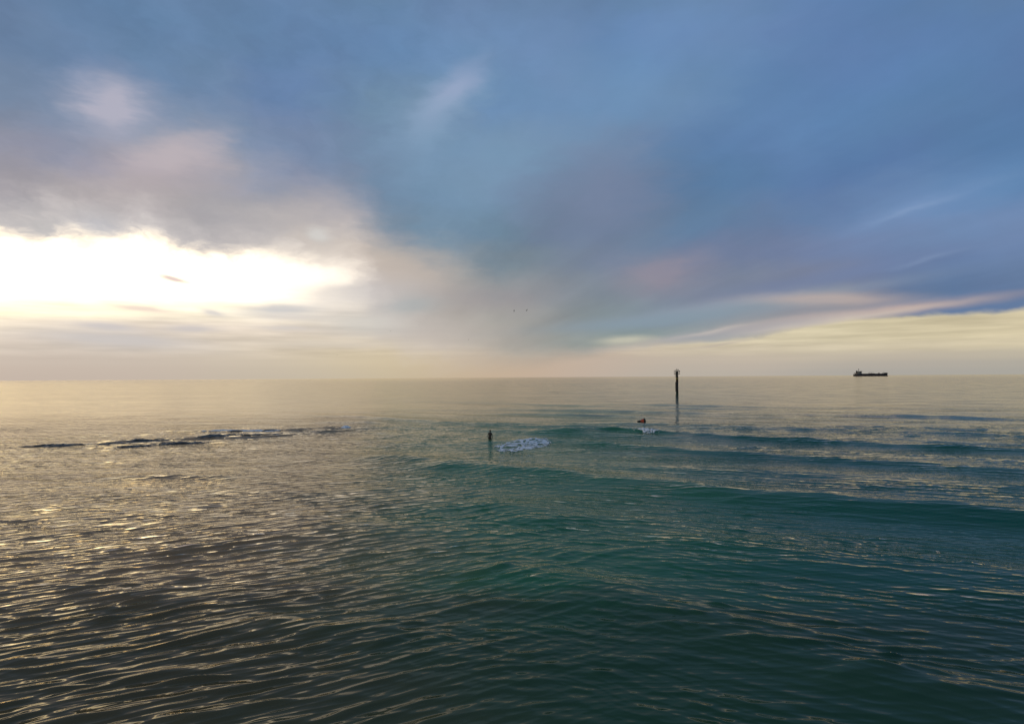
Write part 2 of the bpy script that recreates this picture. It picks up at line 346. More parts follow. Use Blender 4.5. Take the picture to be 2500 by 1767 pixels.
# ------------------------------------------------------------------ sea surface
rng = np.random.RandomState(11)
_perm = rng.permutation(512)
_perm = np.concatenate([_perm, _perm])
_ga = rng.rand(512) * 2 * np.pi
_gx, _gy = np.cos(_ga), np.sin(_ga)
def perlin(x, y, seed=0):
    xi = np.floor(x).astype(np.int64); yi = np.floor(y).astype(np.int64)
    fx, fy = x - xi, y - yi
    u = fx * fx * fx * (fx * (fx * 6 - 15) + 10); v = fy * fy * fy * (fy * (fy * 6 - 15) + 10)
    def g(ix, iy, dx, dy):
        k = _perm[(_perm[(ix + seed * 37) & 511] + iy) & 511]
        return _gx[k] * dx + _gy[k] * dy
    a = g(xi, yi, fx, fy); b = g(xi + 1, yi, fx - 1, fy)
    c = g(xi, yi + 1, fx, fy - 1); e = g(xi + 1, yi + 1, fx - 1, fy - 1)
    return ((a + u * (b - a)) * (1 - v) + (c + u * (e - c)) * v) * 1.4
def sstep(a, b, x):
    t = np.clip((x - a) / (b - a), 0, 1); return t * t * (3 - 2 * t)

R_NEAR, R_FAR, N_RAD = 9.5, 620.0, 740
D_INV = (1 / R_NEAR - 1 / R_FAR) / N_RAD
def radial_step(r):
    return np.where((r > 62) & (r < 97), 0.30, np.clip(r * r * D_INV, 0.02, 1e9))

def wave_set(seed, ang_deg, spread, lam0, lam1, n, slope):
    g = np.random.RandomState(seed); out = []
    for i in range(n):
        lam = lam0 * (lam1 / lam0) ** ((i + g.rand()) / n)
        an = R(ang_deg) + g.randn() * R(spread)          # direction of the crest line
        k = 2 * np.pi / lam
        out.append((-math.sin(an) * k, math.cos(an) * k, slope / k * (lam0 / lam) ** 0.25 * (0.6 + 0.8 * g.rand()) * math.sqrt(2.0 / n), g.rand() * 6.283, lam))
    return out
SET_LEFT = wave_set(1, 25, 11, 0.36, 1.15, 50, 0.15)
SET_RIGHT = wave_set(2, -18, 15, 0.36, 1.2, 50, 0.13)
SET_CROSS = wave_set(3, 4, 14, 0.9, 4.0, 26, 0.05)
SWELL = wave_set(4, -31, 7, 8.0, 17.0, 14, 0.030)
# individual swell crests (x, y of the crest line), height, near-side and far-side half width
CRESTS = [
    ([(3, 78.0), (6.6, 77.4), (13.2, 79.3), (18.3, 75.5), (27.1, 68.5), (41, 59.7), (60, 48)], 0.46, 1.5, 3.0, 4, 60, 4),
    ([(9.0, 78.3), (13.2, 79.3), (18.3, 75.5)], 0.40, 0.75, 1.4, 9, 18.5, 2.0),
    ([(10, 93.5), (15.3, 92.8), (23.7, 91.7), (33.9, 85.5), (51.8, 75.3), (70, 64)], 0.24, 2.2, 4.0, 12, 70, 8),
    ([(-6, 66), (0, 66.5), (4, 69.0), (8, 65.5), (12, 61), (21.6, 54.4), (32.3, 47), (46, 38)], 0.42, 1.8, 2.4, -3, 46, 4),
    ([(-14, 55), (-11, 53.7), (-5, 50), (0, 46.7), (8.3, 41.5), (14.4, 35.5), (22, 31), (32, 25)], 0.50, 2.2, 2.4, -13, 32, 3),
    ([(-18.6, 36.6), (-12.7, 32.6), (-7.8, 29.2), (-2, 26.0), (4.2, 24.6), (11, 22.5), (18, 19)], 0.13, 1.8, 2.4, -12, 18, 4),
    ([(-3, 23.4), (0.4, 21.9), (2.1, 20.9), (4, 19.5), (6.3, 17.4), (8, 15.6), (11, 13)], 0.20, 1.7, 1.2, -1, 12, 2),
    ([(-16, 21), (-10, 19.6), (-5, 17.6), (0, 14.6)], 0.11, 1.4, 1.6, -15, 0, 4),
    ([(-70, 122), (-46, 119), (-30.6, 115), (-9.7, 96), (4, 88), (14, 85)], 0.26, 2.4, 4.0, -36, 14, 9),
    ([(-20, 150), (10, 132), (40, 116), (80, 98)], 0.20, 3.0, 5.0, -10, 80, 14),
    ([(-30, 185), (20, 160), (60, 143), (110, 120)], 0.16, 4.0, 6.0, -20, 110, 16),
    ([(-48, 84.0), (-41.6, 83.9), (-36, 84.1), (-31.8, 84.4), (-22.8, 88.2), (-18, 88)], 0.22, 1.0, 2.0, -46, -18, 4),
    ([(-46, 70), (-38.4, 73.5), (-31, 74.5), (-25.8, 79.0), (-21.3, 85)], 0.26, 1.2, 1.6, -46, -21, 3),
    ([(-46, 64), (-40, 68), (-33, 69.5), (-27, 71)], 0.15, 1.0, 1.4, -44, -26, 3),
    ([(-31, 99), (-26, 97.5), (-21, 98)], 0.30, 1.6, 2.2, -31, -21, 3),
    ([(-29, 44), (-25.5, 44.4), (-22.7, 45), (-20, 44.6)], 0.21, 0.7, 1.2, -29, -20.5, 2),
]
def sea_height(X, Y):
    r = np.hypot(X, Y); dr = radial_step(r)
    wx = perlin(X * 0.16, Y * 0.22, 1) * 1.1 + perlin(X * 0.5, Y * 0.7, 2) * 0.25
    wy = perlin(X * 0.16 + 40, Y * 0.22, 3) * 1.1 + perlin(X * 0.5 + 9, Y * 0.7, 4) * 0.25
    def run(ws, wamt, kappa):
        h = np.zeros_like(X); sig = 0.0
        xs, ys = X + wx * wamt, Y + wy * wamt
        for kx, ky, a, ph, lam in ws:
            att = sstep(2.2, 4.5, lam / dr)
            h += a * att * np.sin(kx * xs + ky * ys + ph); sig += a * a / 2
        sig = math.sqrt(sig)
        return sig * (np.exp(np.clip(kappa * h / sig, -4, 2.2)) - 1) / kappa if kappa else h
    side = sstep(-8, 9, X + perlin(X * 0.06, Y * 0.05, 6) * 9)
    patch_a = 0.75 + 0.45 * sstep(-0.45, 0.5, perlin(X * 0.13, Y * 0.2, 7))
    patch_b = 0.20 + 0.95 * sstep(-0.15, 0.55, perlin(X * 0.10 + Y * 0.05, Y * 0.24 + X * 0.08, 8))
    H = run(SET_LEFT, 0.7, 0.45) * (1 - side) * patch_a
    H = H + run(SET_RIGHT, 0.7, 0.5) * (0.15 + 0.85 * side) * patch_b
    H = H + run(SET_CROSS, 0.8, 0.5) * (0.25 + 0.75 * patch_b * side + 0.3 * (1 - side))
    H = H + run(SWELL, 1.0, 0.35) * sstep(4, 30, r) * (0.35 + 0.65 * side)
    for pts, A, wf, wb, x0, x1, tp in CRESTS:
        xs = np.array([p[0] for p in pts]); ys = np.array([p[1] for p in pts])
        yc = sum(np.interp(X + o, xs, ys) for o in (-1.2, -0.6, 0, 0.6, 1.2)) / 5 + wy * 0.7
        sl = np.arctan2(ys[-1] - ys[0], xs[-1] - xs[0]); s = (Y - yc) * math.cos(sl)
        prof = np.where(s < 0, np.exp(-(s / wf) ** 2), np.exp(-(s / wb) ** 2))
        tap = sstep(x0 - tp, x0 + tp, X) * (1 - sstep(x1 - tp, x1 + tp, X))
        H = H + A * prof * tap * (0.8 + 0.35 * perlin(X * 0.25, Y * 0.25, 12)) * sstep(1.0, 2.5, (wf + wb) * 1.3 / dr)
    # choppy, broken water around the dark wavelets on the left
    wavelet_band = np.exp(-((X + 33) / 11) ** 2 - ((Y - (76 + (X + 33) * 0.75)) / 6.5) ** 2)
    H = H + wavelet_band * (0.20 * (np.abs(perlin(X * 0.10 + 3, Y * 0.55 - X * 0.38, 15)) - 0.2) + 0.18 * perlin(X * 0.35, Y * 0.8 - X * 0.5, 16))
    H = H * (1 - sstep(250, 620, r))
    return H

def mesh_obj(name, verts, faces, material=None, parent=None, smooth=True):
    me = bpy.data.meshes.new(name)
    verts = np.asarray(verts, dtype=np.float32); faces = np.asarray(faces, dtype=np.int32)
    nf, k = faces.shape
    me.vertices.add(len(verts)); me.vertices.foreach_set('co', verts.ravel())
    me.loops.add(nf * k); me.loops.foreach_set('vertex_index', faces.ravel())
    me.polygons.add(nf)
    me.polygons.foreach_set('loop_start', np.arange(0, nf * k, k, dtype=np.int32))
    me.polygons.foreach_set('use_smooth', np.full(nf, smooth, dtype=bool))
    me.update(calc_edges=True)
    o = bpy.data.objects.new(name, me); COL.objects.link(o)
    if material: me.materials.append(material)
    if parent: o.parent = parent
    return o

def build_sea():
    rr = np.concatenate([[0.4, 1.5, 3, 4.5, 5.5, 6.5, 7.3, 8.0, 8.6, 9.1],
                         np.unique(np.round(np.concatenate([[q for q in 1 / np.linspace(1 / R_NEAR, 1 / R_FAR, N_RAD + 1) if q < 61 or q > 98], np.arange(61, 98, 0.30)]), 4)),
                         np.geomspace(R_FAR, 90000, 34)[1:]])
    th = np.concatenate([np.linspace(R(-45), R(45), 1330), np.linspace(R(45), R(315), 110)[1:-1]])
    nr, na = len(rr), len(th)
    RR, TT = np.meshgrid(rr, th, indexing='ij')
    X, Y = RR * np.sin(TT), RR * np.cos(TT)
    Z = np.zeros_like(X)
    inn = rr < R_FAR
    Z[inn] = sea_height(X[inn], Y[inn])
    V = np.stack([X.ravel(), Y.ravel(), Z.ravel()], 1)
    i = np.arange(nr - 1)[:, None] * na; j = np.arange(na)[None, :]; j2 = (j + 1) % na
    F = np.stack([i + j, i + na + j, i + na + j2, i + j2], -1).reshape(-1, 4)[:, ::-1]
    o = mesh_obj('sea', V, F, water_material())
    o['kind'] = 'structure'
    return o
build_sea()
# ------------------------------------------------------------------ small mesh kit
def tag(o, label, cat, group=None, kind=None):
    o['label'] = label; o['category'] = cat
    if group: o['group'] = group
    if kind: o['kind'] = kind
    return o
def empty(name, loc, rz=0.0):
    o = bpy.data.objects.new(name, None); COL.objects.link(o)
    o.location = loc; o.rotation_euler = (0, 0, rz); o.empty_display_size = 0.3
    return o
def done(name, bm, material, parent=None, smooth=False):
    bmesh.ops.recalc_face_normals(bm, faces=bm.faces)
    me = bpy.data.meshes.new(name); bm.to_mesh(me); bm.free()
    if smooth:
        for p in me.polygons: p.use_smooth = True
    me.materials.append(material)
    o = bpy.data.objects.new(name, me); COL.objects.link(o)
    if parent: o.parent = parent
    return o
def box(bm, x0, x1, y0, y1, z0, z1, bev=0.0):
    vs = [bm.verts.new((x, y, z)) for z in (z0, z1) for y in (y0, y1) for x in (x0, x1)]
    fs = [bm.faces.new([vs[k] for k in q]) for q in ((0, 2, 3, 1), (4, 5, 7, 6), (0, 1, 5, 4), (2, 6, 7, 3), (0, 4, 6, 2), (1, 3, 7, 5))]
    if bev:
        es = list({e for f in fs for e in f.edges})
        bmesh.ops.bevel(bm, geom=es, offset=bev, segments=2, affect='EDGES', profile=0.6)
def tube(bm, p0, p1, r0, r1=None, seg=10):
    r1 = r0 if r1 is None else r1
    p0, p1 = Vector(p0), Vector(p1); d = (p1 - p0).normalized()
    a = d.orthogonal().normalized(); b = d.cross(a)
    ring = lambda p, r: [bm.verts.new(p + a * (r * math.cos(t)) + b * (r * math.sin(t))) for t in [2 * math.pi * k / seg for k in range(seg)]]
    A, B = ring(p0, r0), ring(p1, r1)
    for k in range(seg):
        bm.faces.new((A[k], A[(k + 1) % seg], B[(k + 1) % seg], B[k]))
    bm.faces.new(A[::-1]); bm.faces.new(B)
def lathe(bm, prof, seg=24, mx=None):
    mx = mx or Matrix.Identity(4); prev = None; first = None
    for r, z in prof:
        cur = [bm.verts.new(mx @ Vector((r * math.cos(2 * math.pi * k / seg), r * math.sin(2 * math.pi * k / seg), z))) for k in range(seg)]
        if prev:
            for k in range(seg):
                bm.faces.new((prev[k], prev[(k + 1) % seg], cur[(k + 1) % seg], cur[k]))
        else:
            first = cur
        prev = cur
    bm.faces.new(first[::-1]); bm.faces.new(prev)
def loft(bm, rings):
    prev = None
    for rg in rings:
        cur = [bm.verts.new(p) for p in rg]; k = len(cur)
        if prev:
            for i in range(k):
                bm.faces.new((prev[i], prev[(i + 1) % k], cur[(i + 1) % k], cur[i]))
        else:
            bm.faces.new(cur[::-1])
        prev = cur
    bm.faces.new(prev)
def ring_pts(rad, z, n=16):
    return [Vector((rad * math.cos(2 * math.pi * k / n), rad * math.sin(2 * math.pi * k / n), z)) for k in range(n)]
def hz(x, y):
    return float(sea_height(np.array([float(x)]), np.array([float(y)]))[0])

# ------------------------------------------------------------------ channel marker post
def marker_post():
    t = tag(empty('channel_marker', (67.8, 255.0, 0.0), R(8)), 'tall dark beacon post with platform and lantern rising from the sea', 'beacon')
    dark = mat('tarred_steel', (0.018, 0.017, 0.018), 0.75, 0.0, 0.5, 2.5, 0.01)
    steel = mat('beacon_steel', (0.022, 0.024, 0.020), 0.6, 0.0, 0.4, 3.0)
    yel = mat('beacon_yellow', (0.16, 0.11, 0.012), 0.7, 0.0, 0.6, 3.0)
    rust = mat('rust', (0.045, 0.018, 0.011), 0.9, 0.0, 0.5, 4.0, 0.01)
    weed = mat('weed', (0.020, 0.038, 0.018), 0.9, 0.0, 0.5, 7.0, 0.03)
    def L(name, prof, m, seg=24, mx=None):
        bm = bmesh.new(); lathe(bm, prof, seg, mx); return done(name, bm, m, t, True)
    L('pile_foot', [(0.50, -3), (0.50, 0.2), (0.54, 0.5), (0.52, 0.75)], weed)
    off = Matrix.Translation((-0.10, 0, 0))
    L('pile_sleeve', [(0.585, 0.70), (0.60, 0.78), (0.60, 4.5), (0.58, 4.62), (0.47, 4.63)], dark, 28, off)
    L('column', [(0.455, 4.60), (0.455, 9.0)], dark)
    L('rust_band', [(0.463, 4.66), (0.463, 5.42)], rust)
    L('yellow_band', [(0.464, 5.45), (0.464, 6.45)], yel)
    L('column_collar', [(0.50, 8.55), (0.52, 8.62), (0.52, 8.75), (0.46, 8.85), (0.30, 9.05)], steel)
    bm = bmesh.new(); lathe(bm, [(0.46, 7.92), (1.25, 7.92), (1.25, 8.08), (0.46, 8.08)], 12); done('platform', bm, steel, t)
    for k in range(4):
        a = math.pi / 4 + k * math.pi / 2
        bm = bmesh.new(); tube(bm, (0.45 * math.cos(a), 0.45 * math.sin(a), 7.3), (1.1 * math.cos(a), 1.1 * math.sin(a), 7.98), 0.035, seg=6); done('bracket', bm, steel, t)
    for k in range(8):
        a = k * math.pi / 4
        bm = bmesh.new(); tube(bm, (1.15 * math.cos(a), 1.15 * math.sin(a), 8.08), (1.18 * math.cos(a), 1.18 * math.sin(a), 9.15), 0.05, seg=6); done('rail_post', bm, steel, t)
    for zz in (8.6, 9.15):
        bm = bmesh.new()
        for k in range(16):
            a, b = k * math.pi / 8, (k + 1) * math.pi / 8
            tube(bm, (1.18 * math.cos(a), 1.18 * math.sin(a), zz), (1.18 * math.cos(b), 1.18 * math.sin(b), zz), 0.045, seg=6)
        done('rail', bm, steel, t)
    L('lantern_stand', [(0.10, 9.0), (0.06, 9.25), (0.06, 9.35)], steel, 12)
    ln = L('lantern', [(0.10, 9.33), (0.20, 9.38), (0.20, 9.72), (0.16, 9.78), (0.06, 10.05), (0.02, 10.4)], steel, 16)
    for dx, dy, hh in ((-0.62, 0.2, 9.72), (0.36, -0.3, 9.70), (0.72, 0.25, 9.95)):
        bm = bmesh.new(); tube(bm, (dx, dy, 8.08), (dx, dy, hh - 0.25), 0.03, seg=6); tube(bm, (dx, dy, hh - 0.45), (dx + 0.04, dy, hh - 0.12), 0.13, 0.11, 8); tube(bm, (dx + 0.04, dy, hh - 0.12), (dx + 0.05, dy, hh + 0.1), 0.06, 0.02, 8)
        done('signal_lamp', bm, steel, t)
    bm = bmesh.new(); tube(bm, (-1.0, -0.4, 8.08), (-1.25, -0.4, 9.6), 0.03, seg=6); done('antenna', bm, steel, t)
    bm = bmesh.new(); box(bm, 0.95, 1.2, -0.2, 0.2, 8.85, 9.35, 0.02); done('solar_panel', bm, dark, t)
    bm = bmesh.new()
    for s in (-0.18, 0.18):
        tube(bm, (-0.78, s, 6.6), (-0.78, s, 8.0), 0.03, seg=6)
    for k in range(6):
        tube(bm, (-0.78, -0.18, 6.7 + k * 0.24), (-0.78, 0.18, 6.7 + k * 0.24), 0.02, seg=6)
    done('ladder', bm, rust, t)
    bm = bmesh.new(); tube(bm, (0.50, -0.15, 4.4), (0.50, -0.15, 7.0), 0.04, seg=6); done('cable_pipe', bm, yel, t)
marker_post()

# ------------------------------------------------------------------ toppled buoy
def buoy():
    bx, by = 19.8, 95.2
    t = tag(empty('buoy', (bx, by, hz(bx, by) + 0.06)), 'orange and black conical buoy lying tipped over on the water', 'buoy')
    org = mat('buoy_orange', (0.42, 0.055, 0.012), 0.5, 0.0, 0.35, 5.0)
    blk = mat('buoy_black', (0.012, 0.012, 0.010), 0.7, 0.0, 0.4, 6.0, 0.005)
    mx = Matrix.Rotation(R(-90 + 7), 4, 'Y')     # local +Z points to -X, a little downwards
    mx = Matrix.Translation((0.55, 0, 0.12)) @ Matrix.Rotation(R(-97), 4, 'Y')
    def L(name, prof, m):
        bm = bmesh.new(); lathe(bm, prof, 24, mx); return done(name, bm, m, t, True)
    L('float_collar', [(0.24, -0.04), (0.36, 0.0), (0.39, 0.06), (0.39, 0.17), (0.35, 0.22), (0.30, 0.23)], blk)
    L('cone', [(0.325, 0.20), (0.31, 0.30), (0.23, 0.60), (0.20, 0.72)], org)
    L('tail_tube', [(0.195, 0.70), (0.185, 0.80), (0.17, 1.05), (0.14, 1.20), (0.08, 1.25)], blk)
    bm = bmesh.new(); tube(bm, mx @ Vector((0.0, 0, -0.03)), mx @ Vector((0.0, 0, -0.14)), 0.05, seg=8); done('mooring_eye', bm, blk, t)
    bm = bmesh.new(); tube(bm, mx @ Vector((0.34, 0, 0.1)), mx @ Vector((0.50, 0, 0.02)), 0.02, seg=6); done('lifting_lug', bm, blk, t)
buoy()

# ------------------------------------------------------------------ tanker on the horizon
def tanker():
    t = tag(empty('tanker_ship', (0.5783 * 4100, 4100.0, 0.0)), 'long dark tanker ship lying on the horizon', 'ship')
    hullm = mat('hull_paint', (0.014, 0.011, 0.016), 0.55, 0.0, 0.3, 0.05)
    red = mat('antifouling', (0.055, 0.010, 0.010), 0.7, 0.0, 0.3, 0.05)
    deckm = mat('deck_paint', (0.050, 0.022, 0.018), 0.8, 0.0, 0.3, 0.1)
    white = mat('ship_white', (0.13, 0.135, 0.13), 0.6, 0.0, 0.2, 0.1)
    dark = mat('ship_dark', (0.016, 0.018, 0.020), 0.6, 0.0, 0.3, 0.1)
    glass = mat('ship_glass', (0.01, 0.012, 0.014), 0.15, 0.0, 0.1, 0.1)
    HL = 111.0
    def section(x, z0, z1):
        # half beam along the hull
        s = x / HL
        def hb(z):
            b = 18.0
            if s > 0.62: b *= max(0.02, 1 - ((s - 0.62) / (0.40 - 0.06 * (1 - z / 20))) ** 2.0)
            if s < -0.72: b *= max(0.35, 1 - 0.55 * ((-s - 0.72) / 0.28) ** 2)
            return b
        pts = []
        for k in range(5): zz = z0 + (z1 - z0) * k / 4; pts.append(Vector((x, -hb(zz), zz)))
        for k in range(5): zz = z1 - (z1 - z0) * k / 4; pts.append(Vector((x, hb(zz), zz)))
        return pts
    def sheer(x):
        s = x / HL
        return 15.0 + (4.5 * max(0, (s - 0.70) / 0.30) if s > 0.70 else 0) - (1.5 if s < -0.68 else 0)
    def rake(p, s):
        return p
    bm = bmesh.new(); rings = []
    for x in list(np.linspace(-HL, 70, 14)) + list(np.linspace(74, HL, 12)):
        rg = section(x, 3.4, sheer(x)); s = x / HL
        for p in rg:
            if s > 0.75: p.x += (p.z - 8) * 0.16 * (s - 0.75) / 0.25
            if s < -0.9: p.x -= (p.z - 8) * 0.10
        rings.append(rg)
    loft(bm, rings); done('hull', bm, hullm, t)
    bm = bmesh.new(); loft(bm, [section(x, -4, 3.39) for x in list(np.linspace(-HL + 2, 70, 14)) + list(np.linspace(74, HL - 1.5, 10))]); done('boot_topping', bm, red, t)
    bm = bmesh.new(); lathe(bm, [(0.4, 0), (2.6, 1.2), (3.6, 4), (3.6, 12)], 14, Matrix.Translation((HL + 5, 0, 0.6)) @ Matrix.Rotation(R(-90), 4, 'Y')); done('bulbous_bow', bm, red, t, True)
    bm = bmesh.new(); box(bm, 82, HL - 2, -9, 9, 17.2, 20.6, 0.5); done('forecastle', bm, hullm, t)
    bm = bmesh.new(); box(bm, -96, -66, -15, 15, 13.4, 20.5, 0.3); done('deck_house', bm, white, t)
    acc = None
    bm = bmesh.new(); box(bm, -82, -66.5, -14, 14, 20.55, 29.5, 0.3); acc = done('accommodation_block', bm, white, t)
    for zz in (21.8, 24.4, 27.0):
        for k in range(6):
            bm = bmesh.new(); box(bm, -81 + k * 2.4, -79.7 + k * 2.4, -14.15, -13.95, zz, zz + 1.0); done('window', bm, glass, acc)
    bm = bmesh.new(); box(bm, -80, -64.5, -18, 18, 29.55, 33.0, 0.3); br = done('bridge', bm, white, t)
    bm = bmesh.new(); box(bm, -79, -64.3, -18.15, -17.9, 30.8, 32.2); done('bridge_window', bm, glass, br)
    bm = bmesh.new(); loft(bm, [[Vector((-92 + a * c, b * e, z)) for a, b in ((-1, -1), (1, -1), (1, 1), (-1, 1))] for z, c, e in ((20.4, 4.0, 3.5), (33, 3.2, 3.0), (36.5, 3.0, 2.8))]); done('funnel', bm, dark, t)
    bm = bmesh.new(); tube(bm, (-78, 0, 33), (-79, 0, 49.5), 1.1, 0.6, 8); tube(bm, (-78.5, -5, 40), (-78.5, 5, 40), 0.35, seg=6); box(bm, -81.5, -76, -2, 2, 44, 47.0); done('radar_mast', bm, dark, t)
    for s in (-1, 1):
        bm = bmesh.new(); lathe(bm, [(0.3, -5.5), (1.6, -4), (2.0, 0), (1.6, 4), (0.3, 5.5)], 12, Matrix.Translation((-100, s * 12, 19.5)) @ Matrix.Rotation(R(76), 4, 'Y')); done('lifeboat', bm, mat('lifeboat', (0.2, 0.05, 0.02), 0.5), t, True)
    for k, yy in enumerate((-5, -2, 1, 4)):
        bm = bmesh.new(); tube(bm, (-62, yy, 16.4), (78, yy, 16.4), 0.55, seg=8); done('deck_pipe', bm, deckm, t)
    for k in range(9):
        bm = bmesh.new(); box(bm, -55 + k * 15, -53.8 + k * 15, -13, 13, 14.8, 16.0); done('pipe_support', bm, deckm, t)
    for x in (-8, 8):
        bm = bmesh.new(); tube(bm, (x, 6, 15), (x, 6, 24), 1.0, 0.8, 8); tube(bm, (x, 6, 23.5), (x + 16, 6, 25.5), 0.8, 0.4, 8); done('hose_crane', bm, dark, t)
    bm = bmesh.new(); box(bm, -6, 20, -14, 14, 16.9, 18.6, 0.2); done('manifold', bm, deckm, t)
    bm = bmesh.new(); box(bm, 52, 58, -4, 4, 14.8, 21.5, 0.4); done('deck_store', bm, dark, t)
    bm = bmesh.new(); tube(bm, (88, 0, 20.4), (88, 0, 32), 0.8, 0.35, 8); tube(bm, (88, -3, 27), (88, 3, 27), 0.25, seg=6); done('fore_mast', bm, dark, t)
    for x in (97, 103):
        bm = bmesh.new(); box(bm, x - 1.6, x + 1.6, -5, 5, 20.5, 22.4, 0.3); done('anchor_winch', bm, dark, t)
    bm = bmesh.new()
    for k in range(38):
        x = -64 + k * 4.0; tube(bm, (x, -17.6, 14.9), (x, -17.6, 16.3), 0.07, seg=4)
    tube(bm, (-64, -17.6, 16.3), (84, -17.6, 16.3), 0.08, seg=4); done('deck_rail', bm, dark, t)
tanker()

# ------------------------------------------------------------------ figure taken for a statue, standing thigh deep
def figure():
    px, py = -2.52, 69.4
    m = mat('wet_dark', (0.016, 0.011, 0.010), 0.55, 0.0, 0.35, 9.0)
    hair_m = mat('figure_top_dark', (0.008, 0.007, 0.006), 0.8, 0.0, 0.3, 40.0)
    V, E, Rd, roots = [], [], [], []
    def chain(pts, start=None):
        prev = start
        if start is None: roots.append(len(V))
        for (x, y, z, rx, ry) in pts:
            V.append((x, y, z)); Rd.append((rx, ry)); k = len(V) - 1
            if prev is not None: E.append((prev, k))
            prev = k
        return prev
    pel = chain([(0, 0, 0.94, 0.165, 0.115)])
    ch = chain([(0, -0.01, 1.08, 0.145, 0.105), (0, -0.005, 1.24, 0.16, 0.115), (0, 0, 1.38, 0.17, 0.11)], pel)
    chain([(0, 0.0, 1.50, 0.065, 0.062), (0, 0.012, 1.565, 0.062, 0.066), (0, 0.03, 1.63, 0.078, 0.092), (0, 0.025, 1.70, 0.08, 0.098), (0, 0.018, 1.765, 0.052, 0.062)], ch)
    for s, (ex, ey, wx_, wy_) in ((-1, (0.235, -0.05, 0.215, 0.02)), (1, (0.235, -0.02, 0.27, 0.03))):
        a = chain([(s * 0.165, 0, 1.43, 0.065, 0.065), (s * 0.205, -0.015, 1.32, 0.052, 0.055), (s * ex, ey, 1.14, 0.04, 0.042), (s * (ex * .5 + wx_ * .5), (ey + wy_) / 2, 1.03, 0.042, 0.04), (s * wx_, wy_, 0.90, 0.027, 0.03)], ch)
        chain([(s * (wx_ + .005), wy_ + 0.015, 0.845, 0.018, 0.04), (s * (wx_ + .006), wy_ + 0.025, 0.80, 0.016, 0.042)], a)
        for q, ln in ((-0.030, 0.065), (-0.010, 0.078), (0.010, 0.074), (0.029, 0.056)):
            bx, by, bz = s * (wx_ + .006), wy_ + 0.025 + q, 0.805
            chain([(bx, by, bz, .0095, .0095), (bx - s * .004, by + .004, bz - ln * .45, .009, .009), (bx - s * .014, by + .008, bz - ln * .8, .0082, .0082), (bx - s * .026, by + .01, bz - ln, .0075, .0075)])
        chain([(s * (wx_ - .002), wy_ + .040, .865, .012, .012), (s * (wx_ - .012), wy_ + .072, .83, .0105, .0105), (s * (wx_ - .018), wy_ + .082, .79, .009, .009)])
        chain([(s * 0.09, 0.0, 0.88, 0.095, 0.10), (s * 0.098, 0.015, 0.70, 0.08, 0.085), (s * 0.10, 0.02, 0.50, 0.058, 0.06), (s * 0.104, -0.01, 0.34, 0.055, 0.058), (s * 0.11, -0.02, 0.10, 0.036, 0.04), (s * 0.115, 0.03, 0.045, 0.04, 0.035), (s * 0.125, 0.16, 0.03, 0.042, 0.024)], pel)
        chain([(s * 0.078, 0.02, 1.64, 0.012, 0.012), (s * 0.084, 0.012, 1.665, 0.014, 0.010), (s * 0.086, 0.012, 1.69, 0.012, 0.009)])      # ear
        chain([(s * 0.020, 0.112, 1.665, 0.009, 0.009), (s * 0.042, 0.106, 1.665, 0.009, 0.009)])                                        # eye
        chain([(s * 0.014, 0.118, 1.688, 0.008, 0.008), (s * 0.050, 0.106, 1.690, 0.008, 0.008)])                                        # brow
    chain([(0, 0.116, 1.68, 0.011, 0.011), (0, 0.130, 1.645, 0.015, 0.013), (0, 0.120, 1.635, 0.016, 0.010)])                              # nose
    chain([(-0.022, 0.110, 1.605, 0.008, 0.008), (0, 0.117, 1.605, 0.010, 0.009), (0.022, 0.110, 1.605, 0.008, 0.008)])                    # mouth
    chain([(0, 0.095, 1.58, 0.022, 0.020), (0, 0.100, 1.565, 0.018, 0.018)])                                                              # chin
    me = bpy.data.meshes.new('figure'); me.from_pydata(V, E, []); me.update()
    o = bpy.data.objects.new('figure', me); COL.objects.link(o)
    sk = o.modifiers.new('skin', 'SKIN'); sk.use_smooth_shade = True
    sv = me.skin_vertices[0].data
    for k, r in enumerate(Rd): sv[k].radius = r; sv[k].use_root = k in roots
    sb = o.modifiers.new('sub', 'SUBSURF'); sb.levels = 2; sb.render_levels = 2
    me.materials.append(m)
    o.location = (px, py, -0.63); o.rotation_euler = (R(2), R(1.5), R(-12))
    tag(o, 'dark silhouetted figure standing thigh-deep in the sea with arms at the sides', 'figure')
    bm = bmesh.new()
    bmesh.ops.create_uvsphere(bm, u_segments=20, v_segments=14, radius=1.0)
    bmesh.ops.delete(bm, geom=[v for v in bm.verts if v.co.z < -0.35 or (v.co.y > 0.45 and v.co.z < 0.45)], context='VERTS')
    for v in bm.verts:
        v.co = Vector((v.co.x * 0.086, v.co.y * 0.103 + 0.018, v.co.z * 0.10 + 1.70))
    h = done('hair', bm, hair_m, o, True)
    sd = h.modifiers.new('thick', 'SOLIDIFY'); sd.thickness = 0.012; sd.offset = 0
figure()

